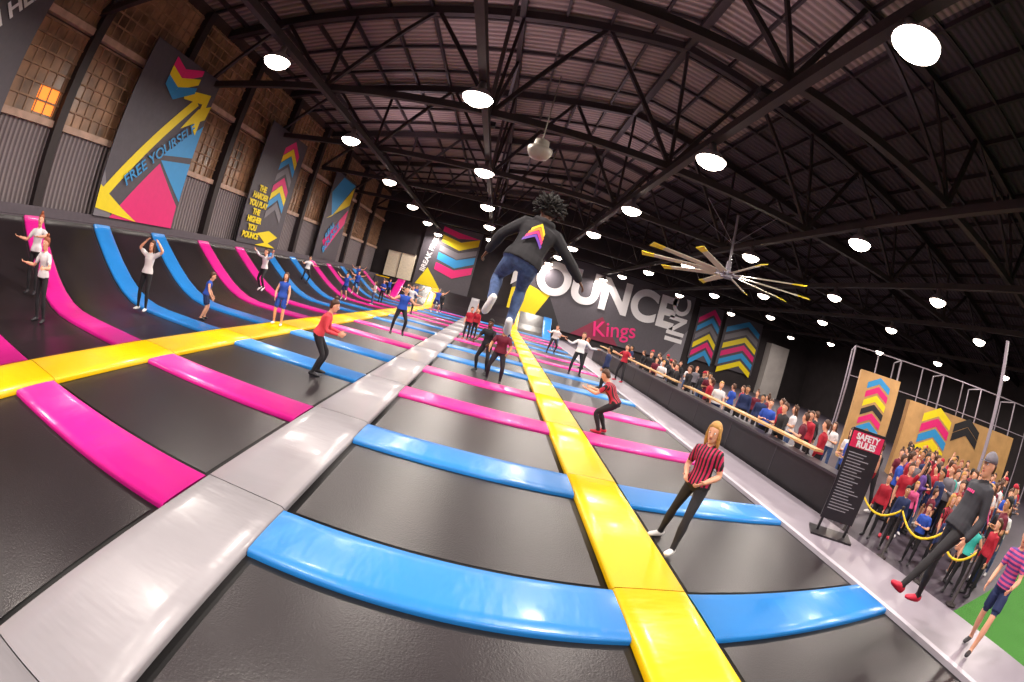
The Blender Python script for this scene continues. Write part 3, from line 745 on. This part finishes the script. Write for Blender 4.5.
def b2():
    p = Panel('hanging_banner', (XW + .6, 18.5, 2.1), (0,1,0), 4.5, 6.2)
    for v, c in ((.9, 2), (.83, 1), (.76, 3), (.66, 6), (.56, 2), (.49, 1), (.42, 3), (.33, 6)): p.chev(.66, v, .2, .09, .14, c)
    p.poly([(.4, .1), (.66, .14), (.92, .1), (.66, .02)], 1); p.poly([(.4, .0), (.66, .04), (.92, .0)], 1)
    p.text('THE\nHARDER\nYOU PLAY\nTHE\nHIGHER\nYOU\nBOUNCE', .24, .26, .4, 1, 0); return p.done()
def b3():
    p = Panel('hanging_banner', (XW + .6, 28.4, 2.1), (0,1,0), 4.5, 6.2)
    p.poly([(.05, .75), (.35, .98), (.95, .98), (.3, .5)], 3); p.poly([(.1, .45), (.3, .5), (.95, .95), (.95, .72)], 1); p.poly([(.2, .2), (.95, .66), (.95, .48), (.4, .1)], 2)
    p.text('REAL\nBOUNCE', .42, .3, .7, 3, 50); return p.done()
def b4():
    p = Panel('hanging_banner', (-8.7, YB - .3, 1.7), (1,0,0), 5.8, 6.6)
    def rt(v, c, h=.11):
        p.poly([(.32, v + h), (.32, v), (.66, v - .08), (.66, v + h - .06)], c)
        p.poly([(.66, v + h - .06), (.66, v - .08), (.97, v + .05), (.97, v + h + .05)], c)
    p.poly([(.3, .98), (.3, .9), (.6, .84), (.97, .9), (.6, .93)], 2)
    rt(.74, 1); rt(.6, 6, .08); rt(.46, 3); rt(.3, 2)
    p.poly([(.05, .02), (.5, .02), (.2, .3)], 1); p.text('BREAK FREE', .17, .5, .7, 7, 80); return p.done()
b0(); b1(); b2(); b3(); b4()
def big():
    p = Panel('giant_lettered_sign', (1.2, YB - .3, .9), (1,0,0), 19.6, 7.4)
    p.poly([(.0, .0), (.13, .0), (.2, .42), (.08, .5), (0, .4)], 1); p.poly([(.13, .0), (.3, .0), (.2, .42)], 4)
    p.poly([(.35, 0), (.62, 0), (.5, .34)], 5); p.poly([(.88, .0), (1, .0), (1, .5)], 6)
    p.text('BOUNCE', .44, .64, 4.5, 7, 0, .17, .98); p.text('INC', .93, .6, 2.9, 7, 90, .08)
    p.text('Kings', .58, .2, 2.2, 2, 12, .02); return p.done()
big()
def br(x, w, k):
    p = Panel('hanging_banner', (x, YB - .3, 1.8), (1,0,0), w, 6.2)
    cs = [1, 2, 3, 6, 1, 2, 3]
    for i in range(6):
        v = .9 - i * .15
        p.poly([(.06, v - .16), (.06, v - .26), (.6, v - .04), (.6, v + .06)], cs[(i + k) % 7]); p.poly([(.6, v + .06), (.6, v - .04), (.95, v - .2), (.95, v - .1)], cs[(i + k) % 7])
    return p.done()
br(21.6, 3.2, 1); br(25.3, 5.4, 2)
M = MB(); M.box((32, YB - 1.2, 0), (35, YB - .05, 6.2)); M.obj('concrete_stair_core', [mat('concrete_pale', '#a8a2a0', .8, .1, 1)])
M = MB(); M.box((XW + 1.6, YB - .5, 1.9), (XW + 4.5, YB - .05, 4.6)); M.box((XW + 3.0, YB - .56, 1.9), (XW + 3.06, YB - .5, 4.6), 1); M.box((XW + 1.6, YB - .56, 4.5), (XW + 4.5, YB - .5, 4.65), 1)
M.obj('door_1', [mat('door_lit', '#d9cdb8', .6, .1), steel])
def ply(name, a, b, h, seeds, wd=.2, t=.13):
    a = Vector((*a, 0)); b = Vector((*b, 0)); W = (b - a).length
    p = Panel(name, a, b - a, W, h, 8, .6)
    for i, (cx, cy, c) in enumerate(seeds): p.chev(cx, cy, wd, t, t * 1.2, c)
    return p.M.obj(name, artm)
ply('plywood_feature_panel', (15.6, 13.6), (17.2, 12.2), 3.9, [(.5, .9, 3), (.5, .8, 2), (.5, .7, 1), (.5, .6, 4), (.5, .5, 2), (.5, .4, 3)], .28)
ply('plywood_feature_panel', (17.6, 11.6), (23.5, 7.2), 3.3, [(.25, .92, 1), (.25, .78, 2), (.25, .64, 3), (.25, .5, 1), (.52, .92, 4), (.52, .8, 4)], .12, .05)
M = MB()
pp = [(16.5, 15.2), (18.5, 13.4), (20.5, 11.6), (22.5, 9.8), (24.5, 8.0), (26.5, 6.2)]
for x, y in pp: M.beam((x, y, 0), (x, y, 5.0), .07); M.beam((x+1.0, y-.9, 0), (x+1.0, y-.9, 5.0), .05); M.beam((x+1.5, y+1.6, 0), (x+1.5, y+1.6, 5.0), .06); M.beam((x, y, 5.0), (x+1.5, y+1.6, 5.0), .05)
for a, b in zip(pp[:-1], pp[1:]): M.beam((*a, 5.0), (*b, 5.0), .05); M.beam((*a, 3.6), (*b, 3.6), .04)
M.obj('pole_frame_structure', [mat('pole_pale', '#8f8592', .4, .05)])
M = MB(); M.beam((12.9, 4.9, 0), (12.9, 4.9, 5.3), .1); M.obj('support_pole', [mat('pole_pale', '#8f8592', .4, .05)])

# --- ceiling fan
Fn = group('ceiling_fan'); Fn.location = (8.0, 14.9, 5.6)
M = MB(); zx = (ex, ey)
M.rings([(Vector((0,0,z)), *zx, r, r) for z, r in ((-.16,.1),(-.14,.24),(.1,.26),(.14,.12),(.5,.1),(.52,.05),(2.4,.05))], 16)
for k in range(10):
    a = 2 * math.pi * k / 10 + .15; d = Vector((math.cos(a), math.sin(a), 0)); t = Vector((-math.sin(a), math.cos(a), .35)).normalized()
    M.beam(d * .2, d * .6, .1, .03, 0)
    for (r0, r1, w0, w1, mi) in ((.5, 2.95, .26, .2, 1), (2.95, 3.45, .22, .28, 2)):
        vs = []
        for r, w in ((r0, w0), (r1, w1)):
            for s_, h in ((-1, -.012), (1, -.012), (1, .012), (-1, .012)): vs.append(d * r + t * s_ * w / 2 + Vector((0,0,h)))
        M.add(vs, [(0,1,2,3),(7,6,5,4),(0,4,5,1),(1,5,6,2),(2,6,7,3),(3,7,4,0)], mi)
for k in range(4):
    a = math.pi / 2 * k + .4; M.beam((0,0,1.2), (1.9*math.cos(a), 1.9*math.sin(a), 2.3), .015)
M.obj('rotor', [mat('fan_hub', '#8d8894', .4, .05, metal=.4), mat('fan_blade', '#c4bca8', .4, .04), mat('fan_tip_yellow', '#e8cf1e', .5)], parent=Fn)
M = MB(); M.rings([(Vector((0,0,z)), *zx, r, r) for z, r in ((-.26,.08),(-.22,.2),(-.1,.27),(0,.28),(.03,.2),(.1,.17),(.2,.16),(.24,.06),(.26,.012),(2.0,.012))], 16, 0)
M.obj('hanging_dome_speaker', [mat('dome_white', '#8f877e', .45, .05)], True, loc=(.06, 9.3, 5.8))

# ------------------------------------------------------------------ camera (fisheye lens)
f, yaw, pitch, roll, H = 445.94, .0588, .0834, .2625, 2.379
Fv = Vector((math.sin(yaw)*math.cos(pitch), math.cos(yaw)*math.cos(pitch), -math.sin(pitch)))
R0 = Vector((math.cos(yaw), -math.sin(yaw), 0)); U0 = R0.cross(Fv)
R = R0 * math.cos(roll) + U0 * math.sin(roll); Uv = U0 * math.cos(roll) - R0 * math.sin(roll)
cd = bpy.data.cameras.new('camera'); cd.lens = 15; cd.sensor_fit = 'HORIZONTAL'; cd.sensor_width = 10.5 * 1024 / f; cd.clip_end = 300
cd.type = 'PANO'
cam = bpy.data.objects.new('camera', cd); COL.objects.link(cam); sc.camera = cam
cam.matrix_world = Matrix(((R.x, Uv.x, -Fv.x, 0), (R.y, Uv.y, -Fv.y, 0), (R.z, Uv.z, -Fv.z, H), (0, 0, 0, 1)))
w = bpy.data.worlds.new('world'); sc.world = w; w.use_nodes = True
w.node_tree.nodes['Background'].inputs[0].default_value = (.05, .03, .06, 1)
